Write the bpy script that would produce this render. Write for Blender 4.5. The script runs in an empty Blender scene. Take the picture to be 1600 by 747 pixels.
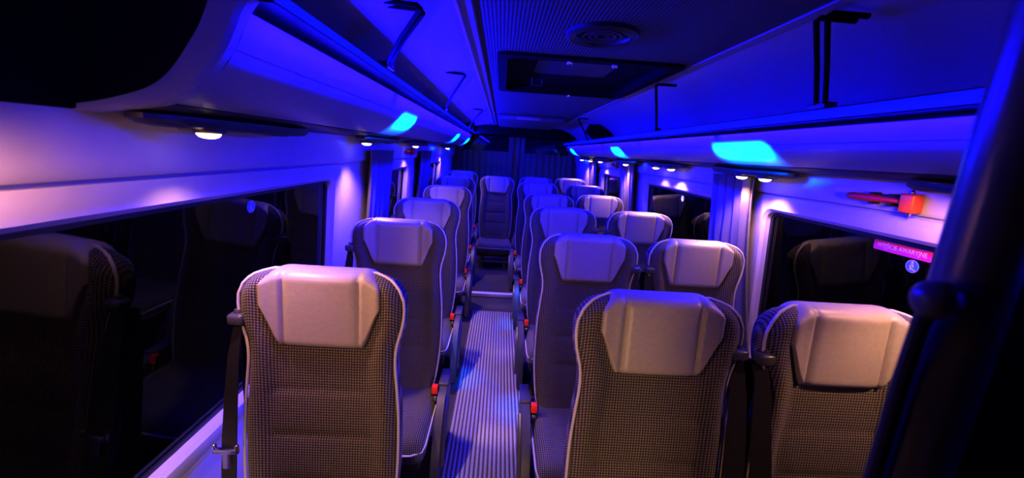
import bpy, bmesh, math, random
from mathutils import Vector, Matrix
random.seed(4)
scene = bpy.context.scene
COL = scene.collection
PI = math.pi

# ------------------------------------------------------------------ materials
def new_mat(name):
    m = bpy.data.materials.new(name); m.use_nodes = True
    nt = m.node_tree
    return m, nt, nt.nodes['Principled BSDF']

def plain(name, col, rough=0.5, metal=0.0, spec=0.5, noise=0.0, scale=40, bump=0.0, emit=None, estr=0.0):
    m, nt, b = new_mat(name)
    b.inputs['Base Color'].default_value = (*col, 1)
    b.inputs['Roughness'].default_value = rough
    b.inputs['Metallic'].default_value = metal
    b.inputs['Specular IOR Level'].default_value = spec
    if emit:
        b.inputs['Emission Color'].default_value = (*emit, 1)
        b.inputs['Emission Strength'].default_value = estr
    if noise or bump:
        tc = nt.nodes.new('ShaderNodeTexCoord')
        n = nt.nodes.new('ShaderNodeTexNoise'); n.inputs['Scale'].default_value = scale
        n.inputs['Detail'].default_value = 4
        nt.links.new(tc.outputs['Object'], n.inputs['Vector'])
        if noise:
            r = nt.nodes.new('ShaderNodeValToRGB')
            r.color_ramp.elements[0].position = 0.3; r.color_ramp.elements[1].position = 0.7
            r.color_ramp.elements[0].color = (*[c*(1-noise) for c in col], 1)
            r.color_ramp.elements[1].color = (*[min(1, c*(1+noise)) for c in col], 1)
            nt.links.new(n.outputs['Fac'], r.inputs['Fac'])
            nt.links.new(r.outputs['Color'], b.inputs['Base Color'])
        if bump:
            bp = nt.nodes.new('ShaderNodeBump'); bp.inputs['Strength'].default_value = bump
            bp.inputs['Distance'].default_value = 0.002
            nt.links.new(n.outputs['Fac'], bp.inputs['Height'])
            nt.links.new(bp.outputs['Normal'], b.inputs['Normal'])
    return m

def math_node(nt, op, a=None, b=None):
    n = nt.nodes.new('ShaderNodeMath'); n.operation = op
    for i, v in enumerate((a, b)):
        if v is None: continue
        if isinstance(v, (int, float)): n.inputs[i].default_value = v
        else: nt.links.new(v, n.inputs[i])
    return n.outputs[0]

def fabric_mat():
    """woven seat cloth: rows of small pale dashes on a dark ground"""
    m, nt, b = new_mat('seat_cloth')
    tc = nt.nodes.new('ShaderNodeTexCoord')
    sp = nt.nodes.new('ShaderNodeSeparateXYZ'); nt.links.new(tc.outputs['Object'], sp.inputs[0])
    x, y, z = sp.outputs
    zz = math_node(nt, 'ADD', z, math_node(nt, 'MULTIPLY', y, 0.85))
    sx = math_node(nt, 'SINE', math_node(nt, 'MULTIPLY', x, 2*PI/0.0076))
    sz = math_node(nt, 'SINE', math_node(nt, 'MULTIPLY', zz, 2*PI/0.0084))
    p = math_node(nt, 'ADD', math_node(nt, 'MULTIPLY', math_node(nt, 'ADD', sx, 1), 0.25),
                  math_node(nt, 'MULTIPLY', math_node(nt, 'ADD', sz, 1), 0.25))
    ns = nt.nodes.new('ShaderNodeTexNoise'); ns.inputs['Scale'].default_value = 260
    nt.links.new(tc.outputs['Object'], ns.inputs['Vector'])
    p2 = math_node(nt, 'ADD', p, math_node(nt, 'MULTIPLY', math_node(nt, 'SUBTRACT', ns.outputs['Fac'], 0.5), 0.3))
    r = nt.nodes.new('ShaderNodeValToRGB')
    r.color_ramp.elements[0].position = 0.42; r.color_ramp.elements[0].color = (0.040, 0.037, 0.037, 1)
    r.color_ramp.elements[1].position = 0.86; r.color_ramp.elements[1].color = (0.30, 0.262, 0.23, 1)
    nt.links.new(p2, r.inputs['Fac']); nt.links.new(r.outputs['Color'], b.inputs['Base Color'])
    bp = nt.nodes.new('ShaderNodeBump'); bp.inputs['Strength'].default_value = 0.5; bp.inputs['Distance'].default_value = 0.0015
    nt.links.new(p, bp.inputs['Height']); nt.links.new(bp.outputs['Normal'], b.inputs['Normal'])
    b.inputs['Roughness'].default_value = 0.85
    b.inputs['Specular IOR Level'].default_value = 0.2
    b.inputs['Sheen Weight'].default_value = 0.15
    return m

def carpet_mat():
    m, nt, b = new_mat('ribbed_carpet')
    tc = nt.nodes.new('ShaderNodeTexCoord')
    sp = nt.nodes.new('ShaderNodeSeparateXYZ'); nt.links.new(tc.outputs['Object'], sp.inputs[0])
    sx = math_node(nt, 'SINE', math_node(nt, 'MULTIPLY', sp.outputs[0], 2*PI/0.0215))
    ns = nt.nodes.new('ShaderNodeTexNoise'); ns.inputs['Scale'].default_value = 170; ns.inputs['Detail'].default_value = 3
    nt.links.new(tc.outputs['Object'], ns.inputs['Vector'])
    h = math_node(nt, 'ADD', math_node(nt, 'MULTIPLY', sx, 0.5), math_node(nt, 'MULTIPLY', ns.outputs['Fac'], 0.9))
    r = nt.nodes.new('ShaderNodeValToRGB')
    r.color_ramp.elements[0].position = 0.05; r.color_ramp.elements[0].color = (0.11, 0.105, 0.11, 1)
    r.color_ramp.elements[1].position = 0.55; r.color_ramp.elements[1].color = (0.46, 0.45, 0.46, 1)
    nt.links.new(h, r.inputs['Fac']); nt.links.new(r.outputs['Color'], b.inputs['Base Color'])
    bp = nt.nodes.new('ShaderNodeBump'); bp.inputs['Strength'].default_value = 0.8; bp.inputs['Distance'].default_value = 0.004
    nt.links.new(h, bp.inputs['Height']); nt.links.new(bp.outputs['Normal'], b.inputs['Normal'])
    b.inputs['Roughness'].default_value = 0.95; b.inputs['Specular IOR Level'].default_value = 0.1
    return m

def ribbed_ceiling_mat():
    m, nt, b = new_mat('ribbed_headliner')
    tc = nt.nodes.new('ShaderNodeTexCoord')
    sp = nt.nodes.new('ShaderNodeSeparateXYZ'); nt.links.new(tc.outputs['Object'], sp.inputs[0])
    sx = math_node(nt, 'SINE', math_node(nt, 'MULTIPLY', sp.outputs[0], 2*PI/0.012))
    r = nt.nodes.new('ShaderNodeValToRGB')
    r.color_ramp.elements[0].color = (0.05, 0.048, 0.055, 1); r.color_ramp.elements[1].color = (0.11, 0.105, 0.115, 1)
    nt.links.new(math_node(nt, 'ADD', math_node(nt, 'MULTIPLY', sx, 0.5), 0.5), r.inputs['Fac'])
    nt.links.new(r.outputs['Color'], b.inputs['Base Color'])
    bp = nt.nodes.new('ShaderNodeBump'); bp.inputs['Strength'].default_value = 0.4; bp.inputs['Distance'].default_value = 0.002
    nt.links.new(sx, bp.inputs['Height']); nt.links.new(bp.outputs['Normal'], b.inputs['Normal'])
    b.inputs['Roughness'].default_value = 0.9
    return m

def glass_mat():
    """tinted window pane with black night behind it: part clear, part mirror"""
    m = bpy.data.materials.new('window_glass'); m.use_nodes = True
    nt = m.node_tree; nt.nodes.remove(nt.nodes['Principled BSDF'])
    out = nt.nodes['Material Output']
    tr = nt.nodes.new('ShaderNodeBsdfTransparent'); tr.inputs['Color'].default_value = (0.35, 0.37, 0.42, 1)
    gl = nt.nodes.new('ShaderNodeBsdfGlossy'); gl.inputs['Roughness'].default_value = 0.02
    gl.inputs['Color'].default_value = (0.9, 0.92, 1, 1)
    ge = nt.nodes.new('ShaderNodeNewGeometry')
    dt = nt.nodes.new('ShaderNodeVectorMath'); dt.operation = 'DOT_PRODUCT'
    nt.links.new(ge.outputs['Normal'], dt.inputs[0]); nt.links.new(ge.outputs['Incoming'], dt.inputs[1])
    c = math_node(nt, 'SUBTRACT', 1.0, math_node(nt, 'ABSOLUTE', dt.outputs['Value']))
    fr = math_node(nt, 'ADD', math_node(nt, 'MULTIPLY', math_node(nt, 'POWER', c, 5.0), 0.9), 0.045)
    mx = nt.nodes.new('ShaderNodeMixShader')
    nt.links.new(fr, mx.inputs['Fac'])
    nt.links.new(tr.outputs[0], mx.inputs[1]); nt.links.new(gl.outputs[0], mx.inputs[2])
    nt.links.new(mx.outputs[0], out.inputs['Surface'])
    return m

def curtain_mat():
    m, nt, b = new_mat('curtain_cloth')
    tc = nt.nodes.new('ShaderNodeTexCoord')
    w = nt.nodes.new('ShaderNodeTexNoise'); w.inputs['Scale'].default_value = 300
    nt.links.new(tc.outputs['Object'], w.inputs['Vector'])
    r = nt.nodes.new('ShaderNodeValToRGB')
    r.color_ramp.elements[0].color = (0.09, 0.075, 0.075, 1); r.color_ramp.elements[1].color = (0.16, 0.135, 0.13, 1)
    nt.links.new(w.outputs['Fac'], r.inputs['Fac']); nt.links.new(r.outputs['Color'], b.inputs['Base Color'])
    b.inputs['Roughness'].default_value = 0.9; b.inputs['Sheen Weight'].default_value = 0.2
    return m

M = dict(
    wall=plain('wall_plastic', (0.52, 0.49, 0.48), 0.55, noise=0.04, scale=14, bump=0.05),
    fascia=plain('rack_plastic', (0.27, 0.265, 0.30), 0.38, noise=0.03, scale=30, bump=0.04),
    panel=plain('side_lining', (0.36, 0.34, 0.37), 0.75, noise=0.08, scale=120, bump=0.15),
    trim=plain('trim_plastic', (0.34, 0.28, 0.26), 0.5),
    dark=plain('dark_plastic', (0.022, 0.021, 0.024), 0.45, noise=0.1, scale=80),
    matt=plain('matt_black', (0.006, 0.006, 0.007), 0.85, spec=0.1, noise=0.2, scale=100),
    mid=plain('grey_plastic', (0.11, 0.108, 0.115), 0.42, noise=0.06, scale=60),
    shroud=plain('seat_side_plastic', (0.09, 0.088, 0.095), 0.4, noise=0.05, scale=60),
    rubber=plain('rubber_floor', (0.07, 0.06, 0.055), 0.6, noise=0.25, scale=220),
    leather=plain('headrest_leather', (0.40, 0.375, 0.36), 0.42, noise=0.05, scale=90, bump=0.12),
    piping=plain('piping_cord', (0.62, 0.60, 0.60), 0.45),
    web=plain('belt_webbing', (0.020, 0.018, 0.018), 0.6, noise=0.3, scale=400, bump=0.3),
    chrome=plain('brushed_metal', (0.72, 0.72, 0.74), 0.22, metal=1.0),
    alu=plain('aluminium_edge', (0.85, 0.83, 0.8), 0.4, metal=0.15),
    redp=plain('red_plastic', (0.72, 0.03, 0.05), 0.25),
    redb=plain('red_button', (0.80, 0.04, 0.03), 0.3, emit=(1, .05, .03), estr=0.12),  # weak emission put in so the buttons look lit
    orange=plain('orange_red_plastic', (0.72, 0.10, 0.03), 0.35),
    redsign=plain('red_sticker', (0.85, 0.05, 0.10), 0.4),
    bluesign=plain('blue_sticker', (0.10, 0.30, 0.95), 0.4),
    white=plain('white_print', (0.9, 0.88, 0.9), 0.5),
    pole=plain('black_pole_coating', (0.09, 0.09, 0.11), 0.28, spec=0.6),
    lens=plain('warm_lamp_lens', (1, 0.9, 0.8), 0.3, emit=(1, 0.72, 0.42), estr=6),
    hatch=plain('smoked_hatch_panel', (0.05, 0.045, 0.045), 0.5),
    led=plain('blue_led_diffuser', (0.02, 0.02, 0.4), 0.4, emit=(0.002, 0.006, 1.0), estr=1.3),
    cloth=fabric_mat(), carpet=carpet_mat(), headliner=ribbed_ceiling_mat(), glass=glass_mat(), curtain=curtain_mat(),
)

# ------------------------------------------------------------------ mesh helpers
def finish(name, bm, mat, parent=None, sharp=35):
    bmesh.ops.remove_doubles(bm, verts=bm.verts, dist=1e-6)
    bmesh.ops.recalc_face_normals(bm, faces=bm.faces)
    a = math.radians(sharp)
    for f in bm.faces: f.smooth = True
    for e in bm.edges:
        if len(e.link_faces) != 2 or e.calc_face_angle(0) > a: e.smooth = False
    me = bpy.data.meshes.new(name); bm.to_mesh(me); bm.free()
    o = bpy.data.objects.new(name, me); COL.objects.link(o)
    mats = mat if isinstance(mat, (list, tuple)) else [mat]
    for m in mats: me.materials.append(m)
    if parent: o.parent = parent
    return o

def tag(o, label=None, cat=None, group=None, kind=None):
    if label: o['label'] = label
    if cat: o['category'] = cat
    if group: o['group'] = group
    if kind: o['kind'] = kind
    return o

def empty(name, loc=(0, 0, 0), rz=0.0):
    o = bpy.data.objects.new(name, None); COL.objects.link(o)
    o.location = loc; o.rotation_euler = (0, 0, rz); o.empty_display_size = 0.05
    return o

def add_box(bm, lo, hi, bev=0.0, seg=2):
    r = bmesh.ops.create_cube(bm, size=1)
    vs = r['verts']
    for v in vs:
        v.co = Vector([lo[i] + (v.co[i] + .5) * (hi[i] - lo[i]) for i in range(3)])
    if bev:
        es = list({e for v in vs for e in v.link_edges})
        bmesh.ops.bevel(bm, geom=es, offset=bev, segments=seg, affect='EDGES', profile=0.5)

def add_tube(bm, pts, r, seg=10, closed=False):
    pts = [Vector(p) for p in pts]; n = len(pts); rings = []
    up = None
    for i, p in enumerate(pts):
        if closed: t = pts[(i+1) % n] - pts[i-1]
        else: t = pts[min(i+1, n-1)] - pts[max(i-1, 0)]
        t.normalize()
        if up is None:
            up = Vector((0, 0, 1)) if abs(t.z) < .9 else Vector((1, 0, 0))
        s = t.cross(up).normalized(); up = s.cross(t).normalized()
        rr = r[i] if isinstance(r, (list, tuple)) else r
        rings.append([bm.verts.new(p + s*math.cos(2*PI*k/seg)*rr + up*math.sin(2*PI*k/seg)*rr) for k in range(seg)])
    m = n if closed else n-1
    for i in range(m):
        a, b = rings[i], rings[(i+1) % n]
        for k in range(seg):
            bm.faces.new((a[k], a[(k+1) % seg], b[(k+1) % seg], b[k]))
    if not closed:
        bm.faces.new(rings[0]); bm.faces.new(list(reversed(rings[-1])))

def add_prism_y(bm, poly, y0, y1, ny=1):
    """closed polygon of (x, z) points swept along y"""
    rows = []
    for j in range(ny+1):
        y = y0 + (y1-y0)*j/ny
        rows.append([bm.verts.new((p[0], y, p[1])) for p in poly])
    n = len(poly)
    for j in range(ny):
        for i in range(n):
            bm.faces.new((rows[j][i], rows[j][(i+1) % n], rows[j+1][(i+1) % n], rows[j+1][i]))
    bm.faces.new(rows[0]); bm.faces.new(list(reversed(rows[-1])))

def add_prism_x(bm, poly, x0, x1):
    a = [bm.verts.new((x0, p[0], p[1])) for p in poly]; b = [bm.verts.new((x1, p[0], p[1])) for p in poly]
    n = len(poly)
    for i in range(n): bm.faces.new((a[i], a[(i+1) % n], b[(i+1) % n], b[i]))
    bm.faces.new(a); bm.faces.new(list(reversed(b)))

def add_lathe(bm, prof, c=(0, 0, 0), seg=28):
    """prof: list of (r, z); axis z through c"""
    rings = []
    for r, z in prof:
        if r < 1e-6: rings.append([bm.verts.new((c[0], c[1], c[2]+z))])
        else: rings.append([bm.verts.new((c[0]+r*math.cos(2*PI*k/seg), c[1]+r*math.sin(2*PI*k/seg), c[2]+z)) for k in range(seg)])
    for a, b in zip(rings, rings[1:]):
        for k in range(seg):
            k2 = (k+1) % seg
            if len(a) == 1 and len(b) == 1: continue
            if len(a) == 1: bm.faces.new((a[0], b[k2], b[k]))
            elif len(b) == 1: bm.faces.new((a[k], a[k2], b[0]))
            else: bm.faces.new((a[k], a[k2], b[k2], b[k]))

def add_grid(bm, fn, nu, nv, closed_u=False):
    """fn(i, j) -> point; returns vertex rows"""
    rows = [[bm.verts.new(fn(i, j)) for i in range(nu)] for j in range(nv)]
    for j in range(nv-1):
        for i in range(nu if closed_u else nu-1):
            bm.faces.new((rows[j][i], rows[j][(i+1) % nu], rows[j+1][(i+1) % nu], rows[j+1][i]))
    return rows

def sstep(a, b, x):
    t = max(0, min(1, (x-a)/(b-a))); return t*t*(3-2*t)

def interp(tab, s):
    for (a, va), (b, vb) in zip(tab, tab[1:]):
        if s <= b:
            t = (s-a)/(b-a); t = t*t*(3-2*t) if False else t
            return va+(vb-va)*t
    return tab[-1][1]

def catmull(tab, s):
    n = len(tab)
    for i in range(n-1):
        if s <= tab[i+1][0] or i == n-2:
            x0, y0 = tab[i]; x1, y1 = tab[i+1]
            xm, ym = tab[max(i-1, 0)]; xp, yp = tab[min(i+2, n-1)]
            m0 = (y1-ym)/(x1-xm) if x1 != xm else 0
            m1 = (yp-y0)/(xp-x0) if xp != x0 else 0
            h = x1-x0; t = max(0, min(1, (s-x0)/h))
            return (2*t**3-3*t**2+1)*y0+(t**3-2*t**2+t)*h*m0+(-2*t**3+3*t**2)*y1+(t**3-t**2)*h*m1

# ------------------------------------------------------------------ dimensions (metres; y runs to the back of the bus)
YF, YR = -0.7, 6.75            # front edge of the lining, rear wall
def xl(z): return -0.87 + 0.0714*max(0, z-0.6)
def xr(z): return 1.295 - 0.0714*max(0, z-0.6)
ZC = 1.90

# ------------------------------------------------------------------ setting
bm = bmesh.new(); add_box(bm, (-1.0, YF, -0.06), (1.42, YR+.1, 0.0))
tag(finish('floor', bm, M['rubber']), kind='structure')
bm = bmesh.new()
add_box(bm, (-.203, YF, 0.0), (.200, 3.56, 0.006), 0.002)
tag(finish('aisle_carpet', bm, M['carpet']), 'light grey ribbed carpet runner along the aisle floor', 'carpet')
# low step to the rear floor with a bright metal nosing
bm = bmesh.new(); add_box(bm, (-1.0, 3.95, 0.0), (1.42, YR+.1, 0.035))
tag(finish('floor', bm, M['rubber']), kind='structure')
rs = empty('step_nosing', (0, 3.95, 0.0))
tag(rs, 'bright metal edge strip on the low step at the end of the carpet', 'step edge')
bm = bmesh.new(); add_box(bm, (-.24, -.012, 0.004), (.24, 0.0, 0.037), 0.002); add_box(bm, (-.24, -.012, .035), (.24, .05, 0.039), 0.001)
finish('metal_strip', bm, M['alu'], rs)

# side walls: lower wall, pillars, header (pieces of one mesh per side)
WIN_L = [(-.55, 1.95), (2.80, 3.47), (4.35, 5.25)]
WIN_R = [(-.55, 1.79), (2.20, 3.36), (4.03, 4.86)]
ZS, ZT = 0.60, 1.315
def wall(name, xf, out, wins):
    bm = bmesh.new()
    def slab(y0, y1, z0, z1):
        poly = [(xf(z0), z0), (xf(z1), z1), (xf(z1)+out*.05, z1), (xf(z0)+out*.05, z0)]
        add_prism_y(bm, poly, y0, y1)
    slab(YF, YR, 0, ZS-.02)
    slab(YF, YR, ZT+.02, 1.95)
    edges = [YF]
    for a, b in wins: edges += [a-.02, b+.02]
    edges.append(YR)
    for a, b in zip(edges[0::2], edges[1::2]):
        if b > a: slab(a, b, ZS-.02, ZT+.02)
    return tag(finish(name, bm, M['wall']), kind='structure')
wall('wall_left', xl, -1, WIN_L); wall('wall_right', xr, 1, WIN_R)

def rrect(y0, y1, z0, z1, r, n=6):
    pts = []
    for cy, cz, a0 in ((y1-r, z1-r, 0), (y0+r, z1-r, PI/2), (y0+r, z0+r, PI), (y1-r, z0+r, 1.5*PI)):
        for k in range(n+1):
            a = a0+PI/2*k/n; pts.append((cy+r*math.cos(a), cz+r*math.sin(a)))
    return pts
nwin = 0
def window(xf, sgn, y0, y1):
    """sgn: +1 when the room lies towards +x of the wall"""
    global nwin; nwin += 1
    root = empty('window_%d' % nwin, (xf(ZS), (y0+y1)/2, ZS)); root['kind'] = 'structure'
    c = root.location
    outer = rrect(y0-.13, y1+.13, ZS-.065, ZT+.07, .09); mid = rrect(y0-.105, y1+.105, ZS-.04, ZT+.045, .075)
    inner = rrect(y0, y1, ZS, ZT, .05); deep = rrect(y0+.004, y1-.004, ZS+.004, ZT-.004, .046)
    loops = [(outer, -.002), (outer, .010), (mid, .020), (rrect(y0-.012, y1+.012, ZS-.012, ZT+.012, .055), .020), (inner, .008), (deep, -.022)]
    bm = bmesh.new()
    add_grid(bm, lambda i, j: Vector((xf(loops[j][0][i][1])+sgn*loops[j][1], *loops[j][0][i]))-c, len(outer), len(loops), True)
    finish('window_frame', bm, M['wall'], root)
    bm = bmesh.new()
    l2 = [(rrect(y0, y1, ZS, ZT, .05), -.020), (rrect(y0, y1, ZS, ZT, .05), -.012), (rrect(y0+.016, y1-.016, ZS+.016, ZT-.016, .036), -.012), (rrect(y0+.016, y1-.016, ZS+.016, ZT-.016, .036), -.020)]
    add_grid(bm, lambda i, j: Vector((xf(l2[j][0][i][1])+sgn*l2[j][1], *l2[j][0][i]))-c, len(outer), 4, True)
    finish('window_seal', bm, M['dark'], root)
    bm = bmesh.new()
    vs = [bm.verts.new(Vector((xf(p[1])-sgn*.019, *p))-c) for p in rrect(y0-.005, y1+.005, ZS-.005, ZT+.005, .05)]
    bm.faces.new(vs)
    finish('pane', bm, M['glass'], root)
for a, b in WIN_L: window(xl, 1, a, b)
for a, b in WIN_R: window(xr, -1, a, b)

# moulded edge of the upper wall lining over the windows
for nm, xf, s in (('trim_1', xl, 1), ('trim_2', xr, -1)):
    bm = bmesh.new()
    prof = [(0, 1.392), (.016, 1.396), (.022, 1.408), (.020, 1.43), (.020, 1.53), (0, 1.53)]
    add_prism_y(bm, [(xf(z)+s*d, z) for d, z in prof], YF, YR-.02)
    tag(finish(nm, bm, M['wall']), kind='structure')

# rear wall with the two rear doors
bm = bmesh.new(); add_box(bm, (-.95, YR, 0), (1.36, YR+.06, 2.0))
tag(finish('wall_rear', bm, M['mid']), kind='structure')
for n, (x0, x1, lab) in enumerate(((-.74, .20, 'left'), (.26, 1.20, 'right'))):
    d = empty('door_%d' % (n+1), ((x0+x1)/2, YR-.005, 0.05)); d['kind'] = 'structure'
    w = (x1-x0)/2
    bm = bmesh.new(); add_box(bm, (-w, -.03, 0), (w, 0, 1.80), .01)
    finish('door_panel', bm, M['mid'], d)
    bm = bmesh.new()
    vs = [bm.verts.new((p[0], -.034, p[1])) for p in rrect(-w+.1, w-.1, .85, 1.72, .06)]
    bm.faces.new(vs); finish('pane', bm, M['glass'], d)
    bm = bmesh.new(); add_tube(bm, [(w-.02 if n == 0 else -w+.02, -.05, z) for z in (.4, .9, 1.4, 1.75)], .012, 8)
    finish('hinge_bar', bm, M['dark'], d)

# ceiling with a hatch opening
HX0, HX1, HY0, HY1 = -.02, .72, 1.76, 2.72
bm = bmesh.new()
add_box(bm, (-.11, YF, ZC), (HX0, YR, ZC+.02)); add_box(bm, (HX1, YF, ZC), (.78, YR, ZC+.02))
add_box(bm, (HX0, YF, ZC), (HX1, HY0, ZC+.02)); add_box(bm, (HX0, HY1, ZC), (HX1, YR, ZC+.02))
tag(finish('ceiling', bm, M['headliner']), kind='structure')
bm = bmesh.new()
arc = [(-.155, ZC), (-.30, 1.885), (-.46, 1.845), (-.62, 1.77), (-.74, 1.68), (-.80, 1.60)]
add_prism_y(bm, arc + [(-.86, 1.62), (-.78, 1.74), (-.64, 1.82), (-.46, 1.89), (-.30, 1.92), (-.155, ZC+.03)], .78, YR-.01)
tag(finish('trim_3', bm, M['panel'], sharp=50), kind='structure')
bm = bmesh.new()
arc = [(.78, ZC), (.90, 1.878), (1.02, 1.83), (1.12, 1.77), (1.18, 1.70), (1.215, 1.60)]
add_prism_y(bm, arc + [(1.27, 1.62), (1.24, 1.73), (1.16, 1.81), (1.04, 1.87), (.91, 1.92), (.78, ZC+.03)], -.4, YR-.01)
tag(finish('trim_4', bm, M['panel'], sharp=50), kind='structure')
bm = bmesh.new()
add_prism_y(bm, [(-.158, ZC-.012), (-.145, ZC-.020), (-.136, ZC-.012), (-.128, ZC-.010), (-.108, ZC-.010), (-.105, ZC), (-.105, ZC+.02), (-.158, ZC+.02)], -.4, YR-.4)
tag(finish('trim_5', bm, M['trim'], sharp=25), kind='structure')
bm = bmesh.new()
add_prism_y(bm, [(.765, ZC-.006), (.80, ZC-.006), (.80, ZC+.02), (.765, ZC+.02)], -.4, YR-.4)
tag(finish('trim_6', bm, M['panel'], sharp=25), kind='structure')

# roof hatch
hh = empty('roof_hatch', ((HX0+HX1)/2, (HY0+HY1)/2, ZC))
tag(hh, 'dark rectangular roof hatch recessed in the middle of the ceiling', 'roof hatch')
W2, D2 = (HX1-HX0)/2, (HY1-HY0)/2
bm = bmesh.new()
hl = [((W2+.025, D2+.025), -.001), ((W2+.025, D2+.025), -.014), ((W2-.02, D2-.02), -.016), ((W2-.02, D2-.02), .03), ((W2-.17, D2-.30), .05)]
def hring(wd, z, k):
    p = rrect(-wd[0], wd[0], -wd[1], wd[1], .04)[k]; return (p[0], p[1], z)
add_grid(bm, lambda i, j: hring(hl[j][0], hl[j][1], i), 28, len(hl), True)
finish('hatch_frame', bm, M['matt'], hh)
bm = bmesh.new(); vs = [bm.verts.new((p[0], p[1], .052)) for p in rrect(-W2+.16, W2-.16, -D2+.29, D2-.29, .04)]
bm.faces.new(vs); finish('hatch_panel', bm, M['hatch'], hh)
for x, y in ((-.09, -D2+.01), (.10, -D2+.01), (.06, D2-.01)):
    bm = bmesh.new(); add_lathe(bm, [(0, -.030), (.010, -.028), (.014, -.022), (.014, -.016), (.009, -.014)], (x, y, 0), 14)
    finish('knob', bm, M['chrome'], hh)
bm = bmesh.new(); add_tube(bm, [(-.20, .22, .03), (-.20, .22, -.005), (-.14, .24, -.005), (-.14, .24, .03)], .007, 8)
finish('pull_handle', bm, M['dark'], hh)
# black lining ahead of the left rack
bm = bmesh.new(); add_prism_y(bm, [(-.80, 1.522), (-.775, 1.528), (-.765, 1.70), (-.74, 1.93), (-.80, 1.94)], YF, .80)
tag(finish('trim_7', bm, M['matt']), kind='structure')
# round vent
v = empty('round_vent', (.305, 1.41, ZC)); tag(v, 'round dark air vent in the ceiling in front of the roof hatch', 'air vent')
bm = bmesh.new(); add_lathe(bm, [(.120, 0), (.118, -.012), (.105, -.020), (.090, -.016), (.082, -.004), (.082, 0)], seg=36)
finish('vent_ring', bm, M['dark'], v)
bm = bmesh.new()
for r in (.022, .042, .062): add_lathe(bm, [(r-.006, -.002), (r-.006, -.012), (r+.006, -.012), (r+.006, -.002)], seg=30)
finish('vent_louvre', bm, M['dark'], v)
bm = bmesh.new(); add_lathe(bm, [(0, -.002), (.084, -.002)], seg=30); finish('vent_backing', bm, M['dark'], v)
# rear roof air conditioner
ac = empty('air_conditioner', (.26, 4.9, ZC)); tag(ac, 'flat roof air unit with a pale slot at the rear of the ceiling', 'air conditioner')
bm = bmesh.new(); add_box(bm, (-.33, -.45, -.06), (.40, .9, 0), .02); finish('housing', bm, M['mid'], ac)
bm = bmesh.new(); add_box(bm, (-.13, -.462, -.050), (.13, -.449, -.022), .003); finish('air_slot', bm, M['trim'], ac)
bm = bmesh.new()
add_box(bm, (-.72, YR-.5, 1.745), (1.12, YR-.04, 1.89), .02)
tag(finish('rear_header', bm, M['matt']), 'black roof box across the bus above the rear doors', 'header')
# ------------------------------------------------------------------ luggage racks
def arc_smooth(pts, n=5):
    out = []
    P = [Vector((p[0], p[1])) for p in pts]
    for i in range(len(P)-1):
        a, b, c, d = P[max(i-1, 0)], P[i], P[i+1], P[min(i+2, len(P)-1)]
        for k in range(n):
            t = k/n
            q = .5*((2*b)+(-a+c)*t+(2*a-5*b+4*c-d)*t*t+(-a+3*b-3*c+d)*t**3)
            out.append((q.x, q.y))
    out.append(tuple(P[-1])); return out
def rack(name, label, up_prof, low_prof, wallx, strip, shelf_z, y0, y1, s, rods):
    """profiles run from the lip down to the wall; s = +1 when the wall is on the left"""
    root = empty(name, (0, y0, 1.5)); tag(root, label, 'luggage rack')
    o = Vector((0, y0, 1.5))
    L = y1-y0
    def P(poly): return [(p[0], p[1]-1.5) for p in poly]
    up = arc_smooth(up_prof); low = arc_smooth(low_prof)
    bm = bmesh.new(); add_prism_y(bm, P(up+[(up[-1][0]-s*.03, up[-1][1]), (up[0][0]-s*.05, up[0][1]-.006), (up[0][0]-s*.01, up[0][1]+.003)]), 0, L)
    finish('upper_fascia', bm, M['fascia'], root)
    bm = bmesh.new(); add_prism_y(bm, P(low+[(low[-1][0]-s*.004, low[-1][1]+.006), (low[0][0]-s*.02, low[0][1]-.002)]), 0, L)
    finish('lower_fascia', bm, M['fascia'], root)
    lx, lz = low[-1]
    bm = bmesh.new(); add_prism_y(bm, P([(lx-s*.004, lz-.002), (lx-s*.02, lz-.012), (wallx, lz-.022), (wallx, lz+.03), (lx-s*.03, lz+.02)]), 0, L)
    finish('underside', bm, M['dark'], root)
    sx, z0, z1 = strip
    bm = bmesh.new(); add_prism_y(bm, P([(sx-s*.012, z0-.004), (sx, z0-.004), (sx-s*.002, z0), (sx-s*.002, z1), (sx, z1+.004), (sx-s*.02, z1+.006), (sx-s*.09, shelf_z+.012), (wallx, shelf_z+.012), (wallx, shelf_z), (sx-s*.10, shelf_z), (sx-s*.10, z0)]), 0, L)
    finish('shelf', bm, M['dark'], root)
    bm = bmesh.new(); add_prism_y(bm, P([(sx+s*.001, z0), (sx+s*.003, (z0+z1)/2), (sx+s*.001, z1), (sx-s*.002, z1), (sx-s*.002, z0)]), 0, L)
    finish('light_strip', bm, M['led'], root)['label'] = 'glowing blue strip along the lip'
    for (y, yt, dbl, foot, top) in rods:
        for k in ((0, .035) if dbl else (0,)):
            bm = bmesh.new()
            fx, fz = foot; tx, tz = top
            add_tube(bm, [(fx, y+k-y0, fz-1.5-.012), (fx+(tx-fx)*.5, (y+yt)/2+k-y0, (fz+tz)/2-1.5), (tx, yt+k-y0, tz-1.5-.008), (tx-s*.010, yt+k-y0, tz-1.5), (tx-s*.10, yt+k-y0, tz-1.5+(.004 if s > 0 else 0))], .0068, 8)
            finish('support_rod', bm, M['matt'], root)
        bm = bmesh.new(); add_box(bm, (foot[0]-.02, y-y0-.02, foot[1]-1.5-.016), (foot[0]+.02, y-y0+(.055 if dbl else .02), foot[1]-1.5+.006), .004)
        finish('rod_foot', bm, M['mid'], root)
    return root, up, low

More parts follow.
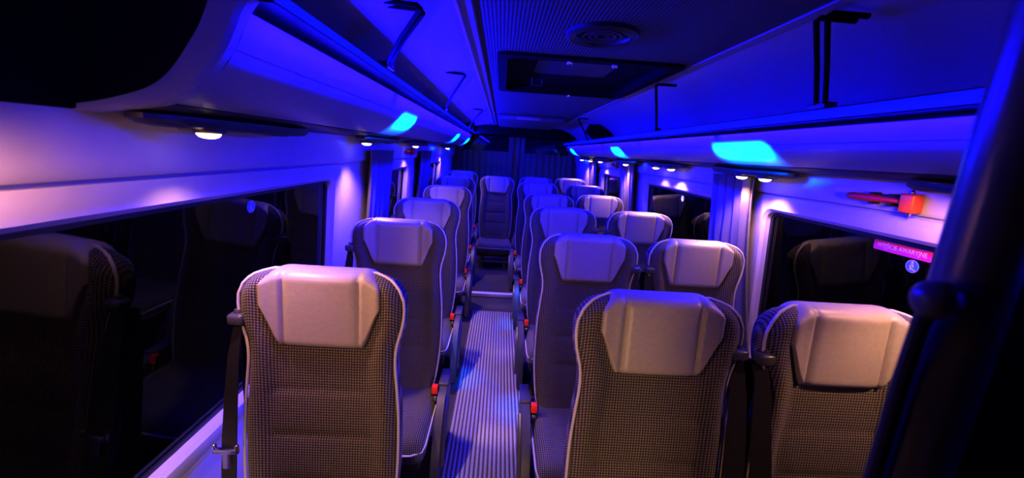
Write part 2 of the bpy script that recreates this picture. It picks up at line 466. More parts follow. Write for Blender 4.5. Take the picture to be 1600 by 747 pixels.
LU = [(-.470, 1.715), (-.478, 1.698), (-.488, 1.675), (-.500, 1.652)]
LLo = [(-.5015, 1.6518), (-.516, 1.628), (-.540, 1.603), (-.566, 1.580), (-.598, 1.562), (-.630, 1.549)]
rl, up, low = rack('luggage_rack', 'overhead luggage rack with blue light strip above the left windows', LU, LLo, -.80, (-.425, 1.739, 1.757), 1.72, .80, 6.2, 1,
     [(1.50, 1.20, True, (-.430, 1.775), (-.245, 1.875)), (2.95, 2.20, False, (-.425, 1.775), (-.215, 1.880)), (5.0, 4.0, False, (-.425, 1.775), (-.215, 1.880))])
# front end: pale rim and black end cap
prof = [(-.400, 1.89), (-.425, 1.80), (-.440, 1.755), (-.470, 1.715), (-.485, 1.683), (-.511, 1.637), (-.563, 1.580), (-.625, 1.547), (-.709, 1.531), (-.795, 1.520)]
prof = arc_smooth(prof, 4)
def inset(p, d):
    out = []
    for i in range(len(p)):
        a = Vector(p[max(i-1, 0)]); b = Vector(p[min(i+1, len(p)-1)]); t = (b-a).normalized()
        dd = d*(1-.75*sstep(.55, 1, i/(len(p)-1)))
        out.append((p[i][0]-t.y*-1*dd*-1 if False else p[i][0]+t.y*dd, p[i][1]-t.x*dd))
    return out
inn = inset(prof, .052)
bm = bmesh.new()
def rimpt(i, j):
    a = prof[i]; b = inn[i]
    q = [(a, .02), (a, -.004), ((a[0]*.85+b[0]*.15, a[1]*.85+b[1]*.15), -.012), (b, -.012), (b, .02)][j]
    return (q[0][0], q[1]-.016, q[0][1]-1.5)
add_grid(bm, rimpt, len(prof), 5); finish('end_rim', bm, M['fascia'], rl)
bm = bmesh.new(); add_prism_y(bm, [(p[0], p[1]-1.5) for p in inn]+[(-.80, .02), (-.80, .39)], -.022, -.002)
finish('end_cap', bm, M['matt'], rl)
bm = bmesh.new(); add_prism_y(bm, [(-.40, .25), (-.38, .30), (-.40, .36), (-.52, .37), (-.66, .30), (-.74, .20), (-.60, .22)], 4.6, 4.72)
finish('rear_end_cap', bm, M['matt'], rl)

RU = [(.955, 1.632), (.962, 1.622), (.972, 1.608), (.985, 1.590)]
RLo = [(.9865, 1.5898), (.998, 1.574), (1.016, 1.556), (1.034, 1.540), (1.058, 1.526), (1.085, 1.514)]
rr, upr, lowr = rack('luggage_rack', 'overhead luggage rack with blue light strip above the right windows', RU, RLo, 1.222, (.930, 1.654, 1.681), 1.64, -.30, 6.2, -1,
     [(1.22, 1.02, True, (.955, 1.700), (.755, 1.872)), (2.55, 2.05, False, (.955, 1.700), (.735, 1.872)), (4.6, 4.1, False, (.955, 1.700), (.735, 1.872))])
bm = bmesh.new(); add_prism_y(bm, [(.95, .19), (.87, .26), (.90, .34), (1.0, .33), (1.10, .27), (1.17, .17)], 4.55, 4.67)
finish('rear_end_cap', bm, M['matt'], rr)

# dark service consoles and warm reading lamps under the racks
def console(loc, ln, label):
    r = empty('reading_light_console', loc); tag(r, label, 'console', 'dark consoles under the luggage racks')
    bm = bmesh.new()
    n = 32
    loops = [(1.0, .0), (1.0, -.010), (.93, -.020), (.80, -.024), (.0, -.024)]
    def pt(i, j):
        a = 2*PI*i/n; k = loops[j][0]
        ex = lambda c: math.copysign(abs(c)**.75, c)
        return (.060*k*ex(math.cos(a)), ln/2*(k if k else 0)*ex(math.sin(a)), loops[j][1])
    add_grid(bm, pt, n, len(loops), True); finish('housing', bm, M['dark'], r)
    bm = bmesh.new(); add_box(bm, (-.02, -ln*.30, -.029), (.02, -ln*.16, -.023), .003); finish('air_nozzle', bm, M['mid'], r)
    bm = bmesh.new(); add_box(bm, (-.018, ln*.18, -.028), (.018, ln*.30, -.023), .002); finish('switch', bm, M['mid'], r)
LZ, RZ = 1.534, 1.493
for y, lab in ((1.13, 'long dark oval console under the left rack above the front left seat'),
               (2.38, 'dark oval console under the left rack above the first curtain on the left'),
               (3.38, 'dark oval console under the left rack above the second left window'),
               (5.22, 'dark oval console at the far end of the left rack')):
    console((-.705, y, LZ-.005), .66, lab)
for y, lab in ((.80, 'dark oval console under the right rack above the red hammer'),
               (1.85, 'dark oval console under the right rack above the large curtain on the right'),
               (2.82, 'dark oval console under the right rack above the middle right window'),
               (3.72, 'dark oval console above the narrow curtain between the right windows'),
               (4.60, 'dark oval console above the far right window'),
               (5.44, 'dark oval console at the far end of the right rack')):
    console((1.155, y, RZ-.003), .60, lab)
LAMPS = []
def reading_lamp(x, y, z, label, power, aim=(0, 0, -1), r=.024):
    e = empty('reading_lamp', (x, y, z)); tag(e, label, 'reading lamp', 'warm reading lamps under the racks')
    bm = bmesh.new(); add_lathe(bm, [(r*1.5, .006), (r*1.45, -.003), (r*1.08, -.007), (r*1.02, -.004)], seg=24); finish('bezel', bm, M['dark'], e)
    bm = bmesh.new(); add_lathe(bm, [(r*1.04, -.003), (r*.98, -.010), (r*.8, -.015), (r*.45, -.018), (0, -.019)], seg=24); finish('lens', bm, M['lens'], e)
    LAMPS.append((x, y, z-.03, power, aim))
lz = LZ-.030; rz = RZ-.028
WP = 14.0
for x, y, p, lab in ((-.68, .965, 1.0, 'round warm reading lamp in the long console, nearest on the left'),
                     (-.70, 2.12, 1.2, 'round warm reading lamp beside the first curtain on the left'),
                     (-.70, 3.30, 1.0, 'small warm reading lamp above the second left window'),
                     (-.70, 5.20, 1.2, 'warm reading lamp at the far end of the left rack')):
    reading_lamp(x, y, lz, lab, WP*p, (.22, .06, -1))
LAMPS.append((1.13, .66, rz-.03, WP*1.3, (0, .06, -1)))      # this one stays behind the pole
for x, y, p, lab in ((1.13, 1.69, .7, 'right one of the two big warm lamps above the large right curtain'),
                     (1.13, 1.86, .8, 'left one of the two big warm lamps above the large right curtain'),
                     (1.13, 2.66, 1.1, 'bright warm lamp above the middle right window'),
                     (1.13, 2.93, .4, 'dim small warm lamp above the middle right window'),
                     (1.13, 3.66, 1.1, 'warm lamp above the narrow curtain between the right windows'),
                     (1.13, 4.62, .6, 'nearest of the three clustered warm lamps far on the right'),
                     (1.13, 5.15, .6, 'middle one of the three clustered warm lamps far on the right'),
                     (1.13, 5.70, .7, 'farthest of the three clustered warm lamps far on the right')):
    reading_lamp(x, y, rz, lab, WP*p, (0, .06, -1))

# ------------------------------------------------------------------ seats (local: origin on the floor, facing -y)
HWT = [(0, .190), (.12, .208), (.3, .221), (.5, .220), (.62, .212), (.70, .206), (.76, .209), (.83, .224), (.89, .229), (.94, .222), (.975, .200), (.992, .178), (1.0, .150)]
def hw(s): return catmull(HWT, s)
BY0, BZ0, BH, BR = .02, .30, .84, .085
NV = Vector((0, -BH, BR)).normalized()
def spine(s): return Vector((0, BY0+BR*s+.012*math.sin(PI*s), BZ0+BH*s))
def df(x, s, groove=True):
    """depth of the front face ahead of the spine"""
    u = abs(x)/max(hw(s), 1e-4)
    d = .046 + .030*sstep(.55, .86, u)*(1-.35*sstep(.5, .1, s))
    if groove:
        ax = abs(x)
        pw = 1-sstep(.125, .150, ax)
        g = lambda c, w: math.exp(-((s-c)/w)**2)
        d += pw*.0045*(max(0, math.sin(PI*(s-.435)/.16)) if .435 < s < .595 else 0)**.5
        d += pw*.0045*(max(0, math.sin(PI*(s-.27)/.165)) if .27 < s <= .435 else 0)**.5
        d += pw*.0045*(max(0, math.sin(PI*(s-.08)/.19)) if .08 < s <= .27 else 0)**.5
        if s < .60: d -= .0035*math.exp(-((ax-.143)/.007)**2)
        d -= .0045*pw*(g(.595, .008)+g(.435, .008)+g(.27, .008))
        d -= .002*g(.738, .010)*pw
    return d
def topf(s): return math.sqrt(max(0, 1-max(0, (s-.93)/.07)**2))
def make_backrest(root):
    bm = bmesh.new(); NX, NS = 44, 84
    def pt(i, j):
        s = j/(NS-1); s = s if s < .9 else .9+.1*math.sin((s-.9)/.1*PI/2)
        w = hw(s); tf = max(.06, topf(s))
        if i < NX: u = -math.sin(PI/2*(1-2*i/(NX-1)))
        else: u = math.sin(PI/2*(1-2*(i-NX+1)/(NX-1)))
        e = (1-abs(u)**7)**.5 if abs(u) < 1 else 0
        if i < NX: d = .012+(df(u*w, s)-.012)*e*tf
        else: d = .012-(.058*e)*tf
        return spine(s)+Vector((u*w, 0, 0))+NV*d
    rows = add_grid(bm, pt, 2*NX-2, NS, True)
    bm.faces.new(rows[0]); bm.faces.new(list(reversed(rows[-1])))
    o = finish('backrest', bm, M['cloth'], root, 60)
    bm = bmesh.new(); pts = []
    ss = [.02+.03*k for k in range(31)]+[.955, .972, .985, .995]
    for s in ss: pts.append(spine(s)+Vector((-hw(s)*.985, 0, 0))+NV*(.012+.034*topf(s)))
    for k in range(9): pts.append(spine(1.0)+Vector((-.14+.28*k/8, 0, .003))+NV*.014)
    for s in reversed(ss): pts.append(spine(s)+Vector((hw(s)*.985, 0, 0))+NV*(.012+.034*topf(s)))
    add_tube(bm, pts, .0042, 7); finish('piping', bm, M['piping'], o)['label'] = 'pale piping cord around the edge'
    return o
def make_headrest(root):
    bm = bmesh.new(); NX = 46; XH = .163
    NF = 26
    def pt(j, i):
        t = -1+2*i/(NX-1); t = math.sin(PI/2*t)*.35+t*.65
        x = t*XH; ax = abs(x)
        lo = .742+.15*sstep(.106, .170, ax)**1.0
        edge = (1-abs(t)**9)**.5 if abs(t) < 1 else 0
        hi = 1.006-.020*sstep(.115, .163, ax)
        seam = .011*math.exp(-((ax-.100)/.0042)**2)
        puff = .005*(1-(ax/.100)**2) if ax < .100 else .004*math.sin(PI*min(1, (ax-.100)/.063))
        base = .046+.030*sstep(.55, .86, ax/.225)
        F = base+(.014+puff-seam)*edge
        if j < NF:                                   # front face, bottom to top
            k = j/(NF-1); s = lo+(hi-.03-lo)*k
            rb = math.sin(PI/2*min(1, k/.10)) if k < .10 else 1
            d = base*.75+(F-base*.75)*rb
            return spine(s)+Vector((x, 0, 0))+NV*d
        k = (j-NF+1)/12.0                            # over the top to the back
        a = PI*min(1, k)
        sm = hi-.03
        mid = (F-.052*edge-.0)/2; rad = (F+.052*edge)/2
        if k <= 1: return spine(sm+.038*edge*math.sin(a))+Vector((x, 0, 0))+NV*(mid+rad*math.cos(a))
        kk = k-1
        return spine(sm-kk*.9*(sm-.86))+Vector((x, 0, 0))+NV*(-.052*edge)
    NJ = NF+12+4
    rows = add_grid(bm, pt, NJ, NX)
    bm.faces.new(rows[0]); bm.faces.new(list(reversed(rows[-1])))
    for a, b in zip(rows, rows[1:]): bm.faces.new((a[0], b[0], b[-1], a[-1]))
    return finish('headrest', bm, M['leather'], root, 75)
def make_cushion(root):
    bm = bmesh.new(); NX, NY = 36, 26
    def pt(i, j):
        t = j/(NY-1); y = -.43+.49*t
        fr = math.sqrt(max(0, 1-max(0, (.14-t)/.14)**2))
        w = .222-.012*(1-fr)
        if i < NX: u = -math.sin(PI/2*(1-2*i/(NX-1)))
        else: u = math.sin(PI/2*(1-2*(i-NX+1)/(NX-1)))
        e = (1-abs(u)**8)**.5 if abs(u) < 1 else 0
        zt = .355+.020*sstep(.55, .85, abs(u))+.012*(1-t)-.006*math.exp(-((t-.55)/.02)**2)*(abs(u) < .6)
        if i < NX: z = .30+(zt-.30)*e*max(.05, fr)
        else: z = .30-.055*e*max(.3, fr)
        return (u*w, y, z)
    rows = add_grid(bm, pt, 2*NX-2, NY, True)
    bm.faces.new(rows[0]); bm.faces.new(list(reversed(rows[-1])))
    for v in bm.verts: v.co.z -= .04
    o = finish('seat_cushion', bm, M['cloth'], root, 60)
    bm = bmesh.new()
    pts = [(-.221, .05-.047*k, .327) for k in range(10)]+[(-.213, -.41, .322), (-.17, -.429, .318)]
    pts += [(-.1+.1*k, -.432, .317) for k in range(3)]+[(.17, -.429, .318), (.213, -.41, .322)]+[(.221, -.375+.047*k, .327) for k in range(10)]
    pts = [(p[0], p[1], p[2]-.04) for p in pts]
    add_tube(bm, pts, .0042, 7); finish('piping', bm, M['piping'], o)
def make_base(root):
    bm = bmesh.new()
    add_box(bm, (-.20, -.38, .16), (.20, .05, .22), .012)
    b = finish('base', bm, M['dark'], root)
    for x in (-.15, .15):
        bm = bmesh.new()
        add_prism_x(bm, [(-.36, .165), (.03, .165), (.02, .02), (.05, 0), (-.38, 0), (-.35, .02), (-.30, .15), (-.05, .15), (-.06, .03), (-.29, .03)][:1]+[(.03, .165), (.04, 0), (-.03, 0), (-.06, .11), (-.27, .11), (-.30, 0), (-.38, 0)], x-.022, x+.022)
        finish('leg', bm, M['dark'], root)
def make_shroud(root, s):
    bm = bmesh.new()
    poly = [(.060, .405), (-.075, .412), (-.115, .398), (-.165, .365), (-.225, .30), (-.275, .22), (-.315, .12), (-.335, .012), (-.20, .012), (-.14, .05), (-.02, .05), (.03, .012), (.075, .012)]
    q = arc_smooth(poly[1:8], 3)
    poly = [(p[0], p[1]*.92) for p in [poly[0]]+q+poly[8:]]
    add_prism_x(bm, poly, s*.232, s*.268)
    es = [e for e in bm.edges if abs(e.verts[0].co.x-e.verts[1].co.x) < 1e-5]
    bmesh.ops.bevel(bm, geom=es, offset=.006, segments=2, affect='EDGES')
    o = finish('side_cover', bm, M['shroud'], root)
    bm = bmesh.new(); add_box(bm, (min(s*.226, s*.276), -.085, .370), (max(s*.226, s*.276), .055, .392), .008, 3)
    finish('top_pad', bm, M['shroud'], o)
    bm = bmesh.new()
    pts = [Vector((s*.271, y, z*.92)) for y, z in arc_smooth([(-.10, .36), (-.17, .30), (-.22, .20), (-.25, .08)], 4)]
    add_tube(bm, pts, .014, 8); finish('rib', bm, M['shroud'], o)
def make_buckle(root, s):
    n0 = len(bpy.data.objects)
    bm = bmesh.new(); add_box(bm, (s*.214-.017, -.115, .372), (s*.214+.017, -.092, .425), .004)
    add_box(bm, (s*.214-.010, -.106, .30), (s*.214+.010, -.100, .375), .001)
    o = finish('belt_buckle', bm, M['dark'], root)
    bm = bmesh.new(); add_box(bm, (s*.214-.014, -.1195, .388), (s*.214+.014, -.090, .4285), .004)
    finish('release_button', bm, M['redb'], o)['label'] = 'red release button'
    bm = bmesh.new(); add_box(bm, (s*.214-.010, -.118, .352), (s*.214+.010, -.1135, .376), .002)
    finish('stalk', bm, M['chrome'], o)
    o.location.z = -.035
def ribbon(bm, pts, wv, th=.0018):
    rows = []
    for k, p in enumerate(pts):
        p = Vector(p); w = Vector(wv[k] if isinstance(wv, list) else wv)
        t = Vector(pts[min(k+1, len(pts)-1)])-Vector(pts[max(k-1, 0)])
        n = t.cross(w).normalized()*th
        rows.append([bm.verts.new(q) for q in (p-w-n, p+w-n, p+w+n, p-w+n)])
    for a, b in zip(rows, rows[1:]):
        for i in range(4): bm.faces.new((a[i], a[(i+1) % 4], b[(i+1) % 4], b[i]))
    bm.faces.new(rows[0]); bm.faces.new(list(reversed(rows[-1])))
def make_belt(root, s, bo, sl=0.0):
    top = Vector((s*(bo-.012), .058, 1.000))
    bm = bmesh.new()
    P = [(s*(bo-.010), .165, .985), (s*(bo-.006-sl*.15), .125, .90), (s*(bo-.002-sl*.4), .085, .78), (s*(bo-sl*.65), .045, .66), (s*(bo-sl*.8), .01, .55), (s*(bo-sl), -.03, .42), (s*(bo-.005-sl), -.05, .30)]
    W = [(.014, -.006, 0), (.019, -.008, 0), (.023, -.009, 0), (.026, -.010, 0), (.026, -.010, 0), (.024, -.008, 0), (.020, -.008, 0)]
    up = lambda q: (q[0], q[1]-.140*(q[2]-.34)/.80, q[2])      # follows the backrest
    P = [up(q) for q in P]
    ribbon(bm, P, [Vector(w) for w in W])
    o = finish('seat_belt', bm, M['web'], root)
    bm = bmesh.new()
    P2 = [(s*(bo-.006), .190, .985), (s*(bo+.004), .175, .88), (s*(bo+.005), .150, .74), (s*(bo+.004), .12, .58), (s*bo, .10, .42), (s*(bo-.005), .09, .28)]
    P2 = [up(q) for q in P2]
    ribbon(bm, P2, Vector((s*.015, .016, 0))); finish('return_strap', bm, M['web'], o)
    bm = bmesh.new()
    c = top+Vector((0, -.004, .012))
    add_box(bm, (c.x-.022, c.y-.022, c.z-.022), (c.x+.022, c.y+.020, c.z+.010), .009, 3)
    add_lathe(bm, [(0, .022), (.008, .020), (.011, .012), (.010, .004)], c, 14)
    finish('belt_guide', bm, M['pole'], o)
    bm = bmesh.new()
    z, y, x = .650, -.022, s*(bo-sl*.66)
    add_box(bm, (x-.034, y-.010, z-.012), (x+.034, y+.002, z+.004), .004)
    add_box(bm, (x-.034, y-.010, z-.012), (x-.026, y+.002, z+.018), .004); add_box(bm, (x+.026, y-.010, z-.012), (x+.034, y+.002, z+.018), .004)
    add_box(bm, (x-.012, y-.008, z-.06), (x+.012, y-.003, z-.01), .003)
    finish('belt_tongue', bm, M['chrome'], o)['label'] = 'metal belt tongue'
def make_seat(aisle, belt, label, bo=.25, sl=0.0):
    root = empty('bus_seat'); tag(root, label, 'seat', 'bus seats')
    make_backrest(root); make_headrest(root); make_cushion(root); make_base(root)
    if aisle: make_shroud(root, aisle); make_buckle(root, aisle)
    if belt: make_belt(root, belt, bo, sl)
    return root
def kids(o): return [c for c in bpy.data.objects if c.parent == o]
def copy_tree(o, parent=None):
    c = o.copy(); COL.objects.link(c)
    if parent: c.parent = parent; c.matrix_parent_inverse = o.matrix_parent_inverse.copy()
    for ch in kids(o): copy_tree(ch, c)
    return c
RECL = .098          # shoulder line behind the seat's origin
kindA = [('front', 'front seat of the single left column, beside the nearest left window'),
         ('', 'second seat of the single left column, beside the first left curtain'),
         ('', 'third seat of the single left column, beside the second left window'),
         ('', 'fourth seat of the single left column'),
         ('', 'fifth seat of the single left column, with a blue-lit headrest'),
         ('', 'last seat of the left column, pinkish headrest against the rear curtain')]
protos = {}
def place(key, aisle, belt, x, ysh, label, rz=0, dz=0):
    lab = 'patterned bus seat, ' + label
    if key not in protos: o = protos[key] = make_seat(aisle, belt, lab, dict(A=.240, B=.234, C=.230, M=.24)[key], dict(C=.045).get(key, 0))
    else: o = copy_tree(protos[key])
    o['label'] = lab; o.location = (x, ysh-RECL, dz); o.rotation_euler = (0, 0, rz)
    return o
for (y, x, dz), (_, l) in zip(((1.085, -.472, 0), (1.91, -.470, 0), (2.76, -.492, 0), (3.82, -.495, 0), (4.66, -.52, .035), (5.95, -.565, .035)), kindA):
    place('A', 1, -1, x, y, l, dz=dz)
for (y, x, dz), l in zip(((1.02, .450, 0), (1.80, .425, 0), (2.72, .445, 0), (3.60, .448, 0), (4.50, .42, .035), (5.45, .48, .035)),
    ('front row of the right pair, on the aisle', 'second row right of the aisle, blue-lit', 'third row right of the aisle, bright blue headrest',
     'fourth row right of the aisle', 'fifth row right of the aisle', 'rear row just right of the aisle seat')):
    place('B', -1, 1, x, y, l, dz=dz)
for (y, x, dz), l in zip(((1.00, .950, 0), (1.81, .935, 0), (2.72, .980, 0), (3.78, .955, 0), (4.54, .97, .035), (5.75, 1.0, .035)),
    ('front row by the right window, beside the dark pole', 'second row by the right, in front of the large curtain', 'third row by the middle right window',
     'fourth row by the narrow right curtain', 'fifth row by the far right window', 'rear row in the far right corner')):
    place('C', 0, -1, x, y, l, dz=dz)
mseat = place('M', 0, 0, -.045, 5.40, 'alone at the end of the aisle', dz=.02)
bm = bmesh.new(); add_box(bm, (-.20, -.445, .10), (.20, -.425, .125), .004); finish('foot_bar', bm, M['mid'], mseat)

# ------------------------------------------------------------------ curtains
def curtain(xw, s, y0, y1, folds, label, z0=.58, z1=1.460, flare=0.0):
    bm = bmesh.new(); NU, NZ = folds*10+1, 14
    ph = random.random()*6
    def pt(i, j):
        v = j/(NZ-1); z = z1+(z0-z1)*v
        u = i/(NU-1)
        a = .011+.005*math.sin(3*u+ph)
        wig = math.sin(2*PI*folds*u+ph+.5*math.sin(5*u+ph)*v)
        x = xw(z)+s*(.052+a*wig+.004*math.sin(9*u+4*v))
        yy = y0+(y1-y0)*u+.008*math.cos(2*PI*folds*u*2+ph)-flare*v*v*(1-u)
        return (x-(y0+y1)*0, yy, z)
    add_grid(bm, pt, NU, NZ)
    o = finish('curtain', bm, M['curtain'], None, 80)
    md = o.modifiers.new('cloth_thickness', 'SOLIDIFY'); md.thickness = .003
    return tag(o, label, 'curtain', 'side window curtains')
curtain(xl, 1, 2.34, 2.82, 5, 'grey curtain gathered behind the nearest left window')
curtain(xl, 1, 3.78, 4.32, 6, 'grey curtain gathered between the second and far left windows')
curtain(xr, -1, 1.84, 2.20, 5, 'large grey curtain gathered behind the nearest right window', flare=.12)
curtain(xr, -1, 3.54, 3.96, 5, 'narrow grey curtain between the middle and far right windows')
curtain(xr, -1, 5.0, 5.42, 5, 'grey curtain at the rear end of the right wall')
def rear_curtain(x0, x1, label):
    bm = bmesh.new(); NU, NZ = 91, 10
    def pt(i, j):
        u = i/(NU-1); v = j/(NZ-1)
        return (x0+(x1-x0)*u, YR-.075+.014*math.sin(2*PI*9*u+.6*math.sin(7*u)), 1.50-(1.50-.55)*v)
    add_grid(bm, pt, NU, NZ); o = finish('curtain', bm, M['curtain'], None, 80)
    md = o.modifiers.new('cloth_thickness', 'SOLIDIFY'); md.thickness = .003
    tag(o, label, 'curtain', 'rear door curtains')
rear_curtain(-.70, .17, 'pleated curtain across the left rear door window')
rear_curtain(.29, 1.17, 'pleated curtain across the right rear door window')

# ------------------------------------------------------------------ stickers, hammers
def text_mesh(body, size):
    cu = bpy.data.curves.new('lettering', 'FONT'); cu.body = body; cu.size = size; cu.align_x = 'CENTER'; cu.align_y = 'CENTER'
    to = bpy.data.objects.new('lettering', cu); COL.objects.link(to)
    bpy.context.view_layer.update()
    me = bpy.data.meshes.new_from_object(to.evaluated_get(bpy.context.evaluated_depsgraph_get()))
    bpy.data.objects.remove(to); bpy.data.curves.remove(cu)
    return me
# local frame of a sticker: X along the writing, Y up the wall, Z into the room
def wall_matrix(side, y, z, off):
    xf, s = (xl, 1) if side == 'L' else (xr, -1)
    lean = Vector((.0714 if side == 'L' else -.0714, 0, 1)).normalized()
    X = Vector((0, 1, 0)) if side == 'L' else Vector((0, -1, 0))
    Z = X.cross(lean).normalized()
    m = Matrix((X, lean, Z)).transposed().to_4x4()
    m.translation = Vector((xf(z), y, z))+Z*off
    return m
def exit_sign(side, y, z, w, h, label):
    bm = bmesh.new(); vs = [bm.verts.new((p[0], p[1], t)) for t in (0,) for p in rrect(-w/2, w/2, -h/2, h/2, h*.15, 3)]
    f = bm.faces.new(vs); r = bmesh.ops.extrude_face_region(bm, geom=[f])
    for vv in [g for g in r['geom'] if isinstance(g, bmesh.types.BMVert)]: vv.co.z += .0008
    o = finish('exit_sticker', bm, M['redsign'])
    o.matrix_world = wall_matrix(side, y, z, -.0185)
    tag(o, label, 'sticker')
    me = text_mesh('WYJŚCIE AWARYJNE', h*.62); me.materials.append(M['white'])
    xs = [v.co.x for v in me.vertices]; k = w*.86/(max(xs)-min(xs))
    for v in me.vertices: v.co = Vector((v.co.x*k, v.co.y, .0012))
    t = bpy.data.objects.new('lettering', me); COL.objects.link(t); t.parent = o
    t['label'] = 'white capital lettering'
exit_sign('R', 1.178, 1.279, .185, .034, 'red emergency exit sticker with white lettering on the nearest right window')
exit_sign('R', 4.50, 1.285, .185, .034, 'small red emergency exit sticker on the far right window')
def belt_sign(side, y, z, r, label):
    bm = bmesh.new(); add_lathe(bm, [(0, 0), (r, 0), (r, .0008), (0, .0008)], seg=28)
    o = finish('seat_belt_sticker', bm, M['bluesign']); o.matrix_world = wall_matrix(side, y, z, -.0185); tag(o, label, 'sticker', 'blue seat belt stickers')
    bm = bmesh.new()
    def disc(cx, cy, rr):
        bm.faces.new([bm.verts.new((cx+rr*math.cos(2*PI*k/16), cy+rr*math.sin(2*PI*k/16), .0013)) for k in range(16)])
    def poly(pts): bm.faces.new([bm.verts.new((px*r, py*r, .0013)) for px, py in pts])
    disc(-.05*r, .60*r, .20*r)
    poly([(-.30, .34), (.16, .34), (.26, .05), (.20, -.30), (-.34, -.30), (-.38, .05)])
    poly([(-.34, -.36), (.20, -.36), (.52, -.44), (.56, -.70), (.36, -.72), (.28, -.56), (-.34, -.62)])
    finish('pictogram', bm, M['white'], o)
    bm = bmesh.new(); bm.faces.new([bm.verts.new((px*r, py*r, .0017)) for px, py in ((-.30, .30), (-.20, .34), (.22, -.22), (.14, -.30))])
    finish('belt_stripe', bm, M['bluesign'], o)
    bm = bmesh.new()
    add_lathe(bm, [(r*.90, .0012), (r*.98, .0012)], seg=28); finish('border', bm, M['white'], o)
belt_sign('R', 1.135, 1.238, .020, 'round blue seat belt sticker below the red exit sticker, right window')
belt_sign('L', 1.36, 1.262, .021, 'round blue seat belt sticker on the nearest left window')
belt_sign('R', 2.72, 1.262, .021, 'round blue seat belt sticker on the middle right window')
def hammer(side, y, z, label, flip=1, rot=0.0):
    r = empty('emergency_hammer'); tag(r, label, 'hammer')
    m = wall_matrix(side, y, z, .030) @ Matrix.Rotation(rot, 4, 'Z'); r.matrix_world = m
    f = flip
    bm = bmesh.new()
    add_tube(bm, [(-f*.125, 0, .010), (-f*.120, 0, .010), (-f*.10, 0, .010), (-f*.04, 0, .010), (-f*.01, 0, .010), (f*.02, 0, .010), (f*.075, 0, .010)], [.006, .010, .0125, .0125, .011, .008, .007], 12)
    finish('handle', bm, M['redp'], r)
    bm = bmesh.new(); add_box(bm, (f*.092-.022, -.030, -.008), (f*.092+.022, .026, .028), .007, 3)
    h = finish('head', bm, M['orange'], r)
    for yy, d in ((.026, 1), (-.030, -1)):
        bm = bmesh.new(); add_tube(bm, [(f*.092, yy-d*.002, .010), (f*.092, yy+d*.006, .010), (f*.092, yy+d*.011, .010)], [.007, .006, .001], 10); finish('tip', bm, M['chrome'], h)
    bm = bmesh.new(); add_box(bm, (-.055, -.012, -.010), (.060, .014, -.001), .003)
    for xx in (-.03, .03):
        add_box(bm, (xx-.009, -.018, -.009), (xx+.009, -.0125, .018), .002); add_box(bm, (xx-.009, .0125, -.009), (xx+.009, .019, .018), .002)
    finish('bracket', bm, M['dark'], r)
hammer('R', 1.215, 1.434, 'red emergency hammer with orange head on the wall above the nearest right window')
hammer('R', 4.25, 1.44, 'small red emergency hammer high above the far right window')
hammer('L', 3.42, 1.455, 'small red emergency hammer above the second left window')

# ------------------------------------------------------------------ grab pole and partition, front right
PY = .29
gp = empty('grab_pole', (.376, PY, 0.0)); tag(gp, 'out of focus dark vertical grab pole at the near right', 'grab pole')
bm = bmesh.new(); add_tube(bm, [(0, 0, 0.002), (0, 0, .5), (0, 0, 1.0), (0, 0, 1.5), (.0, 0, 1.905)], .0245, 24); finish('pole', bm, M['pole'], gp)
bm = bmesh.new()
add_tube(bm, [(-.016, -.008, 1.414), (-.036, -.014, 1.414)], .008, 12)
bmesh.ops.create_uvsphere(bm, u_segments=20, v_segments=14, radius=.0150, matrix=Matrix.Translation((-.043, -.015, 1.412)))
finish('knob', bm, M['pole'], gp)
bm = bmesh.new(); add_tube(bm, [(-.040, -.012, 1.410), (-.036, -.004, 1.39), (-.033, 0, 1.34), (-.032, 0, 1.0), (-.032, 0, .4), (-.031, 0, .002)], .006, 10); finish('cable_tube', bm, M['dark'], gp)
pt_ = empty('partition', (.90, PY+.02, 0)); tag(pt_, 'black partition panel between the dark pole and the right wall', 'partition')
bm = bmesh.new(); add_box(bm, (-.490, -.013, .002), (.335, .013, 1.427), .006); finish('panel', bm, M['matt'], pt_)
bm = bmesh.new(); add_tube(bm, [(-.49, 0, 1.429), (0, 0, 1.429), (.335, 0, 1.429)], .0028, 8); finish('top_rail', bm, M['alu'], pt_)

# ------------------------------------------------------------------ lights
def lamp(kind, name, loc, energy, col, **kw):
    l = bpy.data.lights.new(name, kind); l.energy = energy; l.color = col
    for k, v_ in kw.items(): setattr(l, k, v_)
    o = bpy.data.objects.new(name, l); COL.objects.link(o); o.location = loc
    return o
def aim(o, d): o.rotation_euler = Vector(d).to_track_quat('-Z', 'Y').to_euler()
def aim_strip(o, d):
    """long side along the bus"""
    z = -Vector(d).normalized(); y = Vector((0, 1, 0)); x = y.cross(z).normalized()
    o.rotation_euler = Matrix((x, y, z)).transposed().to_euler()
WARM = (1.0, .52, .26); BLUE = (.004, .001, 1.0); CYAN = (0.0, .11, 1.0); LEDP = 17.0
for x, y, z, p, a in LAMPS:
    o = lamp('SPOT', 'reading_and_fill_light', (x, y, z), p, WARM, spot_size=math.radians(118), spot_blend=.7, shadow_soft_size=.02); aim(o, a)
